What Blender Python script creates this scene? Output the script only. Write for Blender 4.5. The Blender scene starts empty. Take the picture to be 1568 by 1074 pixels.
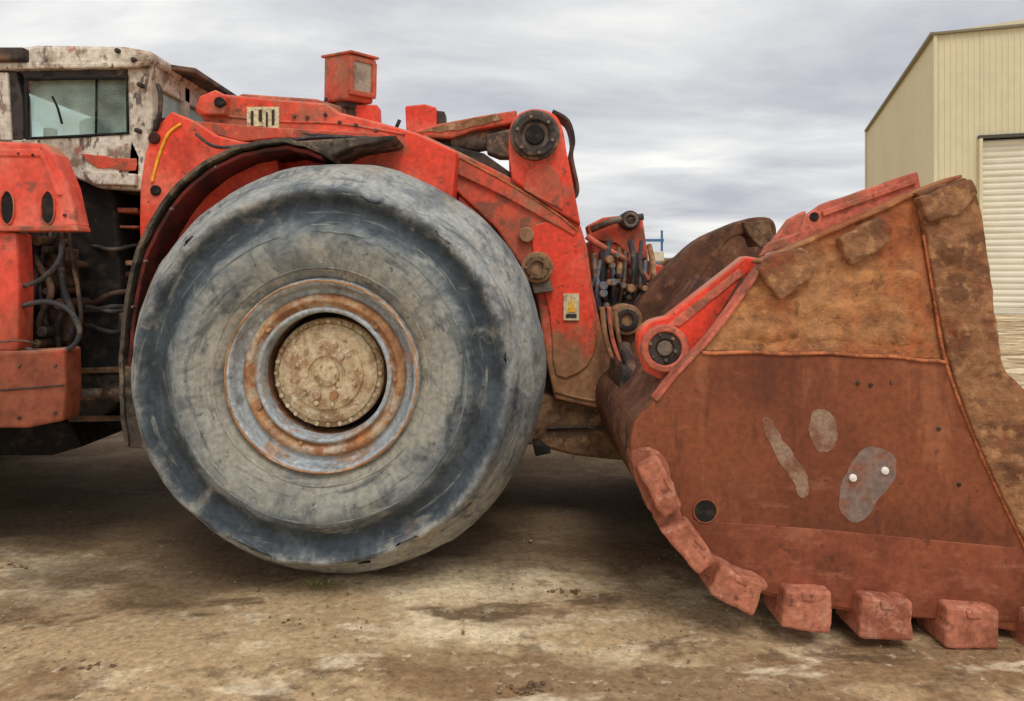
import bpy, bmesh, math, random
from mathutils import Vector, noise, Matrix, Euler
random.seed(7)
F=1132.0; CX=784.0; CY=425.0; H=1.5
def W(px,py,d): return Vector(((px-CX)/F*d, d, H-(py-CY)/F*d))
def s(r,g,b,k=1.0):
    def c(v):
        v/=255.0
        return v/12.92 if v<=0.04045 else ((v+0.055)/1.055)**2.4
    return (min(c(r)*k,.9),min(c(g)*k,.9),min(c(b)*k,.9),1)
scene=bpy.context.scene
def link(o): scene.collection.objects.link(o); return o
def empty(name,loc):
    e=bpy.data.objects.new(name,None); e.location=loc; link(e); return e
LOADER=empty("wheel_loader",(-1.5,5.0,0.0)); bpy.context.view_layer.update()
CUR=[LOADER]
def adopt(o):
    p=CUR[0]
    if p is not None:
        o.parent=p; o.matrix_parent_inverse=Matrix.Translation(-p.location)
    return o
# ---------------------------------------------------------------- materials
def hash_(n): return (sum(ord(c)*(i+1) for i,c in enumerate(n))%97)*0.37
def M(name,base,layers=(),rough=0.7,metal=0.0,bump=0.3,bscale=30,bdist=0.01,zmud=None,radial=None,spec=0.3,shade_stain=None,grime=.5,dust=None,polar=None):
    m=bpy.data.materials.new(name); m.use_nodes=True; nt=m.node_tree; N=nt.nodes; L=nt.links
    b=N['Principled BSDF']; b.inputs['Metallic'].default_value=metal
    b.inputs['Specular IOR Level'].default_value=spec
    tc=N.new('ShaderNodeTexCoord')
    def nzv(vec,scale,detail,off,r=.62,dist=0.0):
        mp=N.new('ShaderNodeMapping'); L.new(vec,mp.inputs[0])
        if not isinstance(scale,(tuple,list)): scale=(scale,)*3
        mp.inputs['Scale'].default_value=scale; mp.inputs['Location'].default_value=(off,off*1.7,off*.6)
        n=N.new('ShaderNodeTexNoise'); n.inputs['Scale'].default_value=1; n.inputs['Detail'].default_value=detail
        n.inputs['Roughness'].default_value=r; n.inputs['Distortion'].default_value=dist
        L.new(mp.outputs[0],n.inputs['Vector']); return n.outputs['Fac']
    def nz(scale,detail=4,off=0.0,r=0.62,dist=0.0): return nzv(tc.outputs['Object'],scale,detail,off,r,dist)
    def mr(x,lo,hi,a,b2):
        q=N.new('ShaderNodeMapRange'); q.inputs[1].default_value=lo;q.inputs[2].default_value=hi
        q.inputs[3].default_value=a;q.inputs[4].default_value=b2; q.interpolation_type='SMOOTHSTEP'
        L.new(x,q.inputs[0]); return q.outputs[0]
    def mix(f,a,c,blend='MIX'):
        q=N.new('ShaderNodeMix'); q.data_type='RGBA'; q.blend_type=blend
        if isinstance(f,float): q.inputs[0].default_value=f
        else: L.new(f,q.inputs[0])
        for i,v in ((6,a),(7,c)):
            if isinstance(v,tuple): q.inputs[i].default_value=v
            else: L.new(v,q.inputs[i])
        return q.outputs[2]
    def math_(op,a,c):
        q=N.new('ShaderNodeMath'); q.operation=op
        for i,v in ((0,a),(1,c)):
            if isinstance(v,(int,float)): q.inputs[i].default_value=v
            else: L.new(v,q.inputs[i])
        return q.outputs[0]
    col=base; off=hash_(name)
    sp=None
    def xyz():
        nonlocal sp
        if sp is None:
            sp=N.new('ShaderNodeSeparateXYZ'); L.new(tc.outputs['Object'],sp.inputs[0])
        return sp
    if radial:
        q=xyz()
        r0=math_('SQRT',math_('ADD',math_('MULTIPLY',q.outputs[0],q.outputs[0]),math_('MULTIPLY',q.outputs[2],q.outputs[2])),0)
        r=math_('ADD',r0,math_('MULTIPLY',math_('SUBTRACT',nz(5,6,3,.66),0.5),0.22))
        rp=N.new('ShaderNodeValToRGB'); L.new(r,rp.inputs[0]); e=rp.color_ramp.elements
        for i,(p,c) in enumerate(radial):
            if i<2: e[i].position=p; e[i].color=c
            else:
                x=e.new(p); x.color=c
        col=rp.outputs[0]
        if polar:
            an=math_('ABSOLUTE',math_('ARCTAN2',q.outputs[2],q.outputs[0]),0)
            cb=N.new('ShaderNodeCombineXYZ'); L.new(an,cb.inputs[0]); L.new(r0,cb.inputs[1]); L.new(q.outputs[2],cb.inputs[2])
            for k,(c,sc,lo,hi,amt) in enumerate(polar):
                col=mix(mr(nzv(cb.outputs[0],sc,6,off+3*k,.66,.5),lo,hi,0.0,amt),col,c)
    for i,ly in enumerate(layers):
        c,sc,lo,hi=ly[:4]; amt=ly[4] if len(ly)>4 else 1.0
        col=mix(mr(nz(sc,6,off+i*7.3,dist=(ly[5] if len(ly)>5 else 0.0)),lo,hi,0.0,amt),col,c)
    if zmud:
        c,zl,zh=zmud; q=xyz()
        z=math_('ADD',q.outputs[2],math_('MULTIPLY',math_('SUBTRACT',nz(5,6,off+2),0.5),.8))
        mc=mix(mr(nz(11,5,off+6),.4,.62,0,1),c,tuple(v*1.45 for v in c[:3])+(1,))
        col=mix(mr(z,zl,zh,0.95,0.0),col,mc)
    if dust:
        ge=N.new('ShaderNodeNewGeometry'); s2=N.new('ShaderNodeSeparateXYZ'); L.new(ge.outputs['Normal'],s2.inputs[0])
        f=math_('MULTIPLY',mr(s2.outputs[2],.25,.9,0,.8),mr(nz(6,5,off+8),.3,.6,.3,1))
        col=mix(f,col,dust)
    if shade_stain:
        c,yl,yh=shade_stain; q=xyz()
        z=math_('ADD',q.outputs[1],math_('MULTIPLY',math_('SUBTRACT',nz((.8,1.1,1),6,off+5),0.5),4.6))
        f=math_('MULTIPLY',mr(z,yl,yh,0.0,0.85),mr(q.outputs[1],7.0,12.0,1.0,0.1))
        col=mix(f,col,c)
    g=nz(bscale*1.5,4,off+1)
    col=mix(grime,col,mix(mr(g,0.3,0.7,0.0,1.0),(0.66,0.66,0.66,1),(1.55,1.55,1.55,1)),'MULTIPLY')
    if isinstance(col,tuple): b.inputs['Base Color'].default_value=col
    else: L.new(col,b.inputs['Base Color'])
    L.new(mr(g,0.3,0.7,max(rough-.15,.1),min(rough+.15,1)),b.inputs['Roughness'])
    if bump>0:
        bp=N.new('ShaderNodeBump'); bp.inputs['Strength'].default_value=bump; bp.inputs['Distance'].default_value=bdist
        L.new(nz(bscale*.6,7,off+9,0.68),bp.inputs['Height']); L.new(bp.outputs[0],b.inputs['Normal'])
    return m
MUD=s(140,104,74)
DU=s(184,138,108)
red=M("worn_red_paint",s(234,74,50),[(s(238,124,98),2.2,.46,.66,.65),(s(180,66,46),(5,5,2),.5,.64,.65),(s(150,100,74),3.6,.55,.66,.75),(s(96,66,52),20,.60,.68,.75)],rough=.5,bump=.2,bscale=22,zmud=(MUD,.98,1.25),dust=DU,grime=.35)
red2=M("dusty_red_paint",s(214,86,62),[(s(170,92,68),(4,4,2.4),.42,.6,.75),(s(120,84,66),7,.51,.62,.8),(s(228,128,102),5,.56,.66,.65),(s(164,124,94),3,.50,.66,.65)],rough=.65,bump=.3,bscale=24,zmud=(MUD,1.02,1.30),dust=DU,grime=.4)
redrear=M("faded_red_panel",s(224,84,64),[(s(234,134,114),1.8,.42,.64,.75),(s(172,86,64),(6,6,2),.50,.64,.7),(s(122,84,66),9,.57,.68,.75)],rough=.5,bump=.2,bscale=16,zmud=(s(118,66,46),1.05,1.45),dust=DU,grime=.35)
steel=M("grimy_steel",s(122,108,96),[(s(70,60,54),8,.42,.6,.85),(s(156,122,92),14,.52,.62,.8)],rough=.6,metal=.2,bump=.5,bscale=30)
dark=M("greasy_black_steel",s(66,57,52),[(s(120,90,70),5,.48,.62,.8),(s(34,30,28),9,.5,.6,.85)],rough=.6,bump=.5,bscale=24)
black=M("black_recess",s(28,26,25),[(s(66,54,45),10,.5,.65,.8)],rough=.8,bump=.2)
rubber=M("hose_rubber",s(56,54,56),[(s(110,95,82),14,.48,.62,.7)],rough=.6,bump=0,bscale=60)
brownhose=M("dusty_brown_hose",s(92,70,58),[(s(60,46,40),14,.46,.62,.8)],rough=.7,bump=0,bscale=60)
fendermat=M("rubber_fender",s(78,70,62),[(s(134,116,94),6,.45,.6,.8),(s(42,38,35),11,.5,.6,.8)],rough=.8,bump=.5,bscale=26)
liner=M("fender_liner",s(112,42,34),[(s(60,32,27),6,.40,.6,.9)],rough=.8,bump=.3)
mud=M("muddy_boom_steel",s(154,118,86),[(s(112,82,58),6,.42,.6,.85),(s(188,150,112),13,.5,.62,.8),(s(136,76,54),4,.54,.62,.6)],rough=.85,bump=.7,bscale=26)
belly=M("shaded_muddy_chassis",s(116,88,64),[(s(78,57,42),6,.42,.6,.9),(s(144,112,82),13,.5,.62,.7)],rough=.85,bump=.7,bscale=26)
cabm=M("grimy_white_paint",s(214,203,186),[(s(158,134,110),3,.47,.64,.75),(s(124,94,74),9,.53,.62,.8),(s(72,54,45),(18,18,7),.56,.64,.85),(s(172,92,72),11,.61,.67,.65),(s(230,222,208),5,.55,.66,.6)],rough=.65,bump=.4,bscale=22,dust=s(190,176,154))
cream=M("sticker_cream",s(215,202,162),[(s(150,120,90),30,.5,.64,.7)],rough=.5,bump=.1)
yellow=M("reflective_yellow_tape",s(240,180,50),[(s(180,110,50),20,.55,.65,.6)],rough=.4,bump=.1)
ink=M("sticker_ink",s(60,50,42),rough=.6,bump=0)
rust=M("rusted_bucket_plate",s(134,74,47),[(s(106,57,38),1.5,.42,.62,.85),(s(158,98,66),(7,7,1.6),.5,.66,.65),(s(92,52,38),(11,11,2),.56,.68,.65),(s(172,114,82),(1.5,1.5,6),.56,.70,.45),(s(76,50,40),26,.63,.69,.6)],rough=.62,bump=.25,bscale=24,grime=.4)
rustlow=M("worn_pink_rust",s(168,106,82),[(s(130,74,54),5,.42,.6,.8),(s(192,134,108),12,.55,.66,.6)],rough=.7,bump=.3,bscale=24)
lowplate=M("lower_rust_plate",s(144,79,54),[(s(114,61,42),2.4,.42,.6,.85),(s(168,106,80),(4,4,12),.52,.66,.6),(s(88,52,40),18,.61,.67,.6)],rough=.62,bump=.25,bscale=24,grime=.4)
caked=M("caked_mud_plate",s(180,128,86),[(s(138,92,62),4,.46,.62,.8),(s(198,142,90),(3,3,12),.5,.62,.75),(s(168,94,58),2.6,.48,.64,.8),(s(108,72,50),14,.57,.66,.65)],rough=.9,bump=1.0,bscale=18,bdist=.025)
cutter=M("crusted_cutter_edge",s(154,108,74),[(s(112,75,52),(5,5,12),.44,.6,.85),(s(184,138,96),14,.52,.64,.7),(s(142,74,48),4,.54,.66,.75)],rough=.9,bump=1.0,bscale=20,bdist=.025)
shellm=M("muddy_bucket_shell",s(112,74,54),[(s(78,52,41),5,.42,.6,.85),(s(140,100,74),9,.52,.64,.7)],rough=.85,bump=.6,bscale=20)
weld=M("orange_weld",s(204,124,80),[(s(140,84,56),12,.42,.6,.9)],rough=.8,bump=.7,bscale=60)
shroud=M("heel_shroud_rust",s(188,118,92),[(s(144,84,62),5,.42,.6,.8),(s(208,150,124),12,.53,.66,.6),(s(96,62,49),18,.57,.66,.75)],rough=.75,bump=.7,bscale=28)
pinkred=M("faded_pink_red",s(206,112,90),[(s(166,90,70),5,.42,.6,.8),(s(140,98,74),7,.49,.62,.8),(s(104,70,54),16,.56,.66,.6)],rough=.75,bump=.5,bscale=24)
greypatch=M("bare_grey_patch",s(150,122,102),[(s(126,84,62),11,.42,.6,.9)],rough=.75,bump=.3,bscale=40)
scar=M("grey_scar",s(130,110,100),[(s(136,84,62),8,.46,.62,.85)],rough=.7,bump=.3)
shiny=M("bright_bolt",s(235,232,225),rough=.4,bump=.1)
rimgrey=M("rim_grey_paint",s(164,172,176),[(s(176,136,102),5,.5,.62,.75),(s(116,110,102),9,.53,.65,.65),(s(208,213,213),12,.55,.66,.65)],rough=.5,metal=.1,bump=.3,bscale=30)
rimrust=M("rim_rust",s(176,134,96),[(s(138,92,62),6,.42,.6,.8),(s(190,176,154),8,.49,.62,.8),(s(200,126,70),12,.57,.68,.65)],rough=.8,bump=.5,bscale=36)
hubm=M("dusty_hub",s(198,177,143),[(s(152,118,86),10,.44,.6,.8),(s(212,198,172),18,.54,.64,.7),(s(112,90,70),24,.6,.66,.75)],rough=.85,bump=.6,bscale=40)
tc_=[(.40,s(126,124,114)),(.47,s(156,152,139)),(.60,s(152,152,143)),(.675,s(122,128,128)),(.72,s(72,79,84)),(.80,s(60,67,73)),(.835,s(88,94,98)),(.865,s(150,152,149)),(.93,s(164,165,160)),(1.0,s(156,156,150))]  # dark ring paints groove shade with dirt; paler tread paints its lit look
tyrem=M("weathered_tyre_rubber",s(120,120,115),[(s(92,100,106),2.6,.48,.64,.6,.8),(s(58,65,72),(7,7,5),.55,.69,.65,.5),(s(170,164,150),(5,5,5),.56,.72,.5,.8),(s(160,134,106),2.2,.58,.72,.5),(s(50,55,60),26,.62,.70,.6)],rough=.88,bump=.6,bscale=22,radial=tc_,spec=.15,grime=.45,
  polar=[(s(62,70,77),(1.6,16,1.2),.52,.67,.7),(s(80,88,92),(9,3.5,2),.54,.68,.55),(s(178,174,160),(1.8,22,1.5),.57,.70,.55)])
gash=M("rubber_gash",s(30,30,32),rough=.9,bump=.3)
# ---------------------------------------------------------------- builders
def mesh_obj(name,bm,mat,smooth=False,bevel=0.0,origin=None,seg=2):
    bmesh.ops.recalc_face_normals(bm,faces=bm.faces[:])
    me=bpy.data.meshes.new(name)
    if origin is not None: bmesh.ops.translate(bm,vec=-Vector(origin),verts=bm.verts[:])
    bm.to_mesh(me); bm.free()
    if smooth:
        for p in me.polygons: p.use_smooth=True
    o=bpy.data.objects.new(name,me); 
    if origin is not None: o.location=origin
    link(o)
    if mat: me.materials.append(mat)
    if bevel>0:
        b=o.modifiers.new('bevel','BEVEL'); b.width=bevel; b.segments=seg; b.limit_method='ANGLE'; b.angle_limit=math.radians(35)
    adopt(o); return o
def smooth(pts,n=6,closed=False):
    out=[]; k=len(pts)
    for i in range(k-(0 if closed else 1)):
        if closed: p=[pts[(i+j-1)%k] for j in range(4)]
        else: p=[pts[max(0,min(k-1,i+j-1))] for j in range(4)]
        for q in range(n):
            t=q/n
            out.append(tuple(0.5*((2*p[1][a])+(-p[0][a]+p[2][a])*t+(2*p[0][a]-5*p[1][a]+4*p[2][a]-p[3][a])*t*t+(-p[0][a]+3*p[1][a]-3*p[2][a]+p[3][a])*t**3) for a in range(len(pts[0]))))
    if not closed: out.append(tuple(pts[-1]))
    return out
def rough_outline(pts,amp=2.5,step=10,closed=True):
    out=[]; n=len(pts)
    for i in range(n if closed else n-1):
        a=Vector(pts[i][:2]); b=Vector(pts[(i+1)%n][:2]); k=max(1,int((b-a).length/step))
        for j in range(k):
            p=a.lerp(b,j/k); v=noise.noise_vector(Vector((p.x*.06,p.y*.06,1.3)))
            out.append((p.x+v.x*amp*1.6,p.y+v.y*amp*1.6))
    if not closed: out.append(tuple(pts[-1][:2]))
    return out
def prism_bm(bm,pts,ref,y0,y1):
    a=[];b=[]
    for p in pts:
        w=W(p[0],p[1],ref)
        a.append(bm.verts.new((w.x,y0,w.z))); b.append(bm.verts.new((w.x,y1,w.z)))
    bm.faces.new(a); bm.faces.new(b[::-1]); n=len(a)
    for i in range(n): bm.faces.new((a[i],b[i],b[(i+1)%n],a[(i+1)%n]))
def prism(name,pts,ref,y0,y1,mat,bevel=.008):
    bm=bmesh.new(); prism_bm(bm,pts,ref,y0,y1); return mesh_obj(name,bm,mat,bevel=bevel)
def rect(x0,y0,x1,y1): return [(x0,y0),(x1,y0),(x1,y1),(x0,y1)]
def sheet(name,pts,ref,y0,y1,th,mat,bevel=.004):
    P=[(W(p[0],p[1],ref).x,W(p[0],p[1],ref).z) for p in pts]; n=len(P); Q=[]
    for i in range(n):
        a=P[max(0,i-1)]; b=P[min(n-1,i+1)]; dx=b[0]-a[0]; dz=b[1]-a[1]; l=math.hypot(dx,dz) or 1
        Q.append((P[i][0]-dz/l*th,P[i][1]+dx/l*th))
    bm=bmesh.new(); r=[]
    for i in range(n):
        r.append([bm.verts.new((P[i][0],y0,P[i][1])),bm.verts.new((P[i][0],y1,P[i][1])),bm.verts.new((Q[i][0],y1,Q[i][1])),bm.verts.new((Q[i][0],y0,Q[i][1]))])
    for i in range(n-1):
        for k in range(4):
            bm.faces.new((r[i][k],r[i][(k+1)%4],r[i+1][(k+1)%4],r[i+1][k]))
    bm.faces.new(r[0]); bm.faces.new(r[-1][::-1])
    return mesh_obj(name,bm,mat,bevel=bevel)
def lumpy(name,pts,ref,y0,y1,mat,amp=.012,cell=.018):
    P=[Vector((W(p[0],p[1],ref).x,W(p[0],p[1],ref).z)) for p in pts]
    def inside(x,z):
        c=False; n=len(P); j=n-1
        for i in range(n):
            if ((P[i].y>z)!=(P[j].y>z)) and (x<(P[j].x-P[i].x)*(z-P[i].y)/(P[j].y-P[i].y)+P[i].x): c=not c
            j=i
        return c
    x0=min(p.x for p in P);x1=max(p.x for p in P);z0=min(p.y for p in P);z1=max(p.y for p in P)
    bm=bmesh.new(); nx=int((x1-x0)/cell)+1; nz_=int((z1-z0)/cell)+1; vs={}
    def edge(x,z):
        best=9
        n=len(P)
        for i in range(n):
            a=P[i];b=P[(i+1)%n]; ab=b-a; t=max(0,min(1,(Vector((x,z))-a).dot(ab)/max(ab.length_squared,1e-9)))
            best=min(best,(a+ab*t-Vector((x,z))).length)
        return best
    for i in range(nx+1):
        for j in range(nz_+1):
            x=x0+i*cell;z=z0+j*cell
            if inside(x,z):
                e=min(1,edge(x,z)/.05); v=Vector((x*9,z*9,2))
                h=amp*(.30+noise.fractal(v,1,2,4))
                h=h*e-.012*(1-e)
                vs[i,j]=bm.verts.new((x,y0-h,z))
    for i in range(nx):
        for j in range(nz_):
            q=[vs.get(k) for k in ((i,j),(i+1,j),(i+1,j+1),(i,j+1))]
            if all(q): bm.faces.new(q)
            else:
                q=[k for k in q if k]
                if len(q)==3: bm.faces.new(q)
    return mesh_obj(name,bm,mat,smooth=True)
def lathe(name,cx,cz,prof,mat,seg=96,jit=0.0,smooth_=True):
    bm=bmesh.new(); rings=[]
    for r,y in prof:
        ring=[]
        for i in range(seg):
            t=2*math.pi*i/seg
            rr=r; yy=y
            if jit:
                v=Vector((math.cos(t)*r,y*1.0,math.sin(t)*r))
                nn=noise.fractal(v*3.0,1.0,2.0,4)
                rr=r+jit*nn; yy=y+jit*.8*noise.fractal(v*5+Vector((9,9,9)),1.0,2.0,3)
                g=noise.noise(v*7+Vector((3,1,5)))
                if g>.40 and r>.85: rr-=min((g-.40)*.2,.02)
            ring.append(bm.verts.new((cx+rr*math.cos(t),yy,cz+rr*math.sin(t))))
        rings.append(ring)
    for a,b in zip(rings[:-1],rings[1:]):
        for i in range(seg): bm.faces.new((a[i],a[(i+1)%seg],b[(i+1)%seg],b[i]))
    return mesh_obj(name,bm,mat,smooth=smooth_,origin=(cx,(prof[0][1]),cz))
def cyl(name,px,py,ref,y0,y1,rpx,mat,inner=0.0,seg=40,b=.006):
    c=W(px,py,ref); r=rpx/F*ref
    if inner>0: prof=[(inner/F*ref,y1),(inner/F*ref,y0+b),(inner/F*ref+b,y0),(r-b,y0),(r,y0+b),(r,y1)]
    else: prof=[(.0005,y0),(r-b,y0),(r,y0+b),(r,y1)]
    return lathe(name,c.x,c.z,prof,mat,seg=seg,smooth_=False)
def bolts(name,pts,y0,y1,r,mat,seg=6):
    bm=bmesh.new()
    for x,z in pts:
        a=[];b=[]; ph=random.random()
        for i in range(seg):
            t=2*math.pi*i/seg+ph
            a.append(bm.verts.new((x+r*.9*math.cos(t),y0,z+r*.9*math.sin(t)))); b.append(bm.verts.new((x+r*math.cos(t),y1,z+r*math.sin(t))))
        bm.faces.new(a); bm.faces.new(b[::-1])
        for i in range(seg): bm.faces.new((a[i],b[i],b[(i+1)%seg],a[(i+1)%seg]))
    return mesh_obj(name,bm,mat,bevel=.002,seg=1)
def bolts_px(name,pts,ref,y0,y1,r,mat,seg=6):
    return bolts(name,[(W(p[0],p[1],ref).x,W(p[0],p[1],ref).z) for p in pts],y0,y1,r,mat,seg)
def tube(name,pts,r,mat,sm=True,seg=10):
    P=smooth([tuple(p) for p in pts],6) if sm and len(pts)>2 else [tuple(p) for p in pts]
    P=[Vector(p) for p in P]; bm=bmesh.new(); rings=[]; up=Vector((0.1,0.9,0.3)).normalized()
    for i,p in enumerate(P):
        t=(P[min(len(P)-1,i+1)]-P[max(0,i-1)]); t=t.normalized() if t.length>1e-6 else Vector((1,0,0))
        a=t.cross(up)
        if a.length<.05: a=t.cross(Vector((1,0,0)))
        a.normalize(); b=t.cross(a).normalized()
        rings.append([bm.verts.new(p+a*r*math.cos(2*math.pi*k/seg)+b*r*math.sin(2*math.pi*k/seg)) for k in range(seg)])
    for u,v in zip(rings[:-1],rings[1:]):
        for k in range(seg): bm.faces.new((u[k],u[(k+1)%seg],v[(k+1)%seg],v[k]))
    bm.faces.new(rings[0]); bm.faces.new(rings[-1][::-1])
    return mesh_obj(name,bm,mat,smooth=True)
def T(name,pxs,r,mat,**k): return tube(name,[W(*p) for p in pxs],r,mat,**k)
def box(name,c,size,mat,rot=(0,0,0),bevel=.008):
    bm=bmesh.new(); bmesh.ops.create_cube(bm,size=1)
    bmesh.ops.scale(bm,vec=size,verts=bm.verts[:])
    bmesh.ops.rotate(bm,cent=(0,0,0),matrix=Euler(rot).to_matrix(),verts=bm.verts[:])
    bmesh.ops.translate(bm,vec=c,verts=bm.verts[:])
    return mesh_obj(name,bm,mat,bevel=bevel)

# ================================================================ WHEEL
WX=-0.873; WZ=1.045; 
def wheel(pref,cx,yn,flip=1):
    Y=lambda v: yn+flip*(v-3.34)
    half=[(.425,3.44),(.445,3.42),(.47,3.395),(.52,3.370),(.59,3.350),(.65,3.350),(.69,3.368),(.725,3.402),(.76,3.424),(.80,3.420),(.83,3.392),(.855,3.383),(.875,3.403),(.905,3.465),(.945,3.54),(.985,3.61),(1.02,3.69),(1.04,3.78),(1.045,3.86)]
    full=half+[(r,3.86*2-y) for r,y in half[::-1][1:]]
    full=smooth(full,4)
    lathe(pref+"tyre",cx,WZ,[(r,Y(y)) for r,y in full],tyrem,seg=240,jit=.012)
    for r,y in ((.50,3.376),(.665,3.354)):
        lathe(pref+"sidewall_ridge",cx,WZ,[(r-.008,Y(y+.008)),(r-.003,Y(y-.002)),(r+.003,Y(y-.002)),(r+.008,Y(y+.010))],tyrem,seg=128,jit=.005)
    lathe(pref+"rim_flange",cx,WZ,[(r,Y(y)) for r,y in smooth([(.455,3.47),(.452,3.41),(.440,3.385),(.428,3.384),(.420,3.40),(.410,3.44),(.39,3.455),(.37,3.46),(.355,3.47),(.35,3.52)],3)],rimgrey,seg=128)
    lathe(pref+"lock_ring",cx,WZ,[(r,Y(y)) for r,y in smooth([(.380,3.50),(.380,3.45),(.368,3.425),(.345,3.42),(.335,3.435),(.325,3.445),(.31,3.445),(.300,3.46),(.296,3.52),(.294,3.70)],3)],rimrust,seg=128,jit=.002)
    lathe(pref+"flange_edge",cx,WZ,[(.446,Y(3.40)),(.443,Y(3.376)),(.436,Y(3.374)),(.432,Y(3.39))],rimrust,seg=128)
    lathe(pref+"rim_inner_lip",cx,WZ,[(.318,Y(3.45)),(.315,Y(3.425)),(.302,Y(3.418)),(.294,Y(3.43)),(.29,Y(3.52))],rimgrey,seg=128)
    lathe(pref+"rim_disc",cx,WZ,[(.31,Y(3.66)),(.22,Y(3.66)),(.001,Y(3.66))],black,seg=48)
    lathe(pref+"hub",cx,WZ,[(r,Y(y)) for r,y in [(.262,3.66),(.262,3.535),(.256,3.528),(.236,3.525),(.232,3.51),(.205,3.498),(.172,3.495),(.168,3.482),(.120,3.476),(.088,3.476),(.084,3.488),(.060,3.490),(.056,3.475),(.03,3.466),(.001,3.464)]],hubm,seg=96,jit=.0015,smooth_=False)
    bolts(pref+"hub_rim_bolts",[(cx+.246*math.cos(a),WZ+.246*math.sin(a)) for a in [i*2*math.pi/28 for i in range(28)]],Y(3.508),Y(3.545),.013,hubm)
    bolts(pref+"hub_plate_bolts",[(cx+.142*math.cos(a),WZ+.142*math.sin(a)) for a in [.2+i*2*math.pi/12 for i in range(12)]],Y(3.462),Y(3.49),.013,hubm)
    bolts(pref+"hub_plugs",[(cx+.105*math.cos(a),WZ+.105*math.sin(a)) for a in (-1.2,-2.0,.9)],Y(3.458),Y(3.49),.022,rimrust,seg=16)
    bolts(pref+"hub_cap_bolts",[(cx+.045*math.cos(a),WZ+.045*math.sin(a)) for a in [i*2*math.pi/6 for i in range(6)]],Y(3.456),Y(3.48),.007,hubm)
    bolts(pref+"lock_ring_lugs",[(cx+.332*math.cos(a),WZ+.332*math.sin(a)) for a in (2.45,-.05,.75,-1.9,3.6)],Y(3.415),Y(3.45),.013,rimrust,seg=8)
wheel("front_near_",WX,3.34)
wheel("front_far_",WX,6.78,-1)
wheel("rear_near_",WX-3.7,3.34)
wheel("rear_far_",WX-3.7,6.78,-1)
def gashat(name,ang,r0,r1,y0,y1,w=.008):
    pts=[]
    for k in range(5):
        t=k/4; a=ang+.03*math.sin(k*2.1); r=r0+(r1-r0)*t
        pts.append((WX+r*math.cos(a),y0+(y1-y0)*t,WZ+r*math.sin(a)))
    tube(name,pts,w,gash,seg=6)
gashat("tyre_cut",math.radians(-43),.872,.905,3.408,3.470,.009)
gashat("tyre_cut_b",math.radians(135),.862,.90,3.392,3.46,.007)
gashat("tyre_cut_c",math.radians(-78),.873,.90,3.408,3.46,.006)
def axle(n,cx): 
    lathe(n,cx,WZ,[(.001,3.66),(.24,3.66),(.26,4.2),(.17,4.5),(.16,4.8),(.3,4.95),(.3,5.2),(.16,5.35),(.17,5.6),(.26,5.9),(.24,6.45),(.001,6.45)],dark,seg=32)
axle("front_axle",WX); axle("rear_axle",WX-3.7)

# ================================================================ FENDER
fp=smooth([(196,684),(190,620),(188,560),(192,500),(200,440),(214,385),(238,335),(275,285),(320,250),(370,228),(420,219),(465,224),(502,243)],6)
fp=[(p[0]+2.4*noise.noise(Vector((i*.35,0,0))),p[1]+2.4*noise.noise(Vector((0,i*.35,4)))) for i,p in enumerate(fp)]
sheet("fender",fp,3.74,3.74,4.36,.022,fendermat)
sheet("fender_liner",[(p[0]+7,p[1]+5) for p in fp[10:-3]],3.76,3.765,4.36,-.02,liner)
prism("fender_top_plate",[(425,218),(520,212),(606,207),(600,214),(540,224),(505,240),(470,224)],3.8,3.8,4.34,fendermat)
prism("mud_flap",rough_outline([(188,560),(206,560),(214,620),(236,690),(196,684),(190,620)],1.5,10),3.78,3.76,3.79,fendermat)
bolts_px("fender_bolts",[(203,470),(222,400),(262,320),(330,256)],3.74,3.733,3.76,.008,steel)
# ================================================================ FRONT FRAME
prism("front_frame_panel",[(213,348),(214,285),(220,235),(240,193),(262,170),(300,186),(332,207),(372,217),(420,222),(440,330),(300,420),(215,420)],4.0,4.0,4.36,red,.012)
prism("front_frame_deck",[(296,168),(318,150),(344,144),(400,150),(500,158),(520,172),(585,188),(640,204),(700,232),(690,330),(400,330),(372,214),(332,205)],4.12,4.12,5.9,red,.014)
prism("deck_upper_step",[(345,152),(365,140),(480,148),(520,160),(520,175),(345,170)],4.3,4.35,5.7,red2,.012)
prism("deck_cleat",[(300,166),(306,148),(330,138),(346,146),(344,176),(310,176)],4.06,4.05,4.2,red,.01)
cyl("deck_hose_port",338,158,4.06,4.03,4.07,8,black)
cyl("lifting_eye",239,292,4.0,3.985,4.01,8,black)
cyl("lifting_eye_upper",237,212,4.0,3.985,4.01,9,liner)
prism("front_frame_ledge",[(300,186),(420,196),(590,205),(606,214),(420,212),(372,217),(332,207)],4.05,4.04,4.14,red2,.006)
T("yellow_edge_tape",[(277,190,3.995),(258,205,3.995),(246,232,3.995),(238,258,3.995),(233,279,3.995)],.008,yellow)
prism("deck_label",rect(378,164,427,206),4.11,4.108,4.13,cream,.001)
for i,(a,b,c,d) in enumerate([(384,170,388,200),(396,168,401,186),(407,172,410,200),(416,168,420,192),(394,193,403,201)]):
    prism("deck_label_print_%d"%i,rect(a,b,c,d),4.105,4.1045,4.11,ink,0)
T("deck_grab_rail",[(430,200,4.06),(470,206,4.05),(520,210,4.04),(560,212,4.05)],.012,dark)
T("deck_cable",[(300,205,3.97),(330,225,3.96),(380,222,3.97),(440,215,3.97),(500,210,4.0),(580,212,4.05)],.009,rubber)
bolts_px("deck_bolts",[(450,178),(470,180),(498,176),(520,188),(545,192),(575,200)],4.11,4.10,4.13,.012,dark)
T("deck_weld",[(345,178,4.118),(420,186,4.118),(520,190,4.118),(620,206,4.118)],.006,red2)
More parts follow.
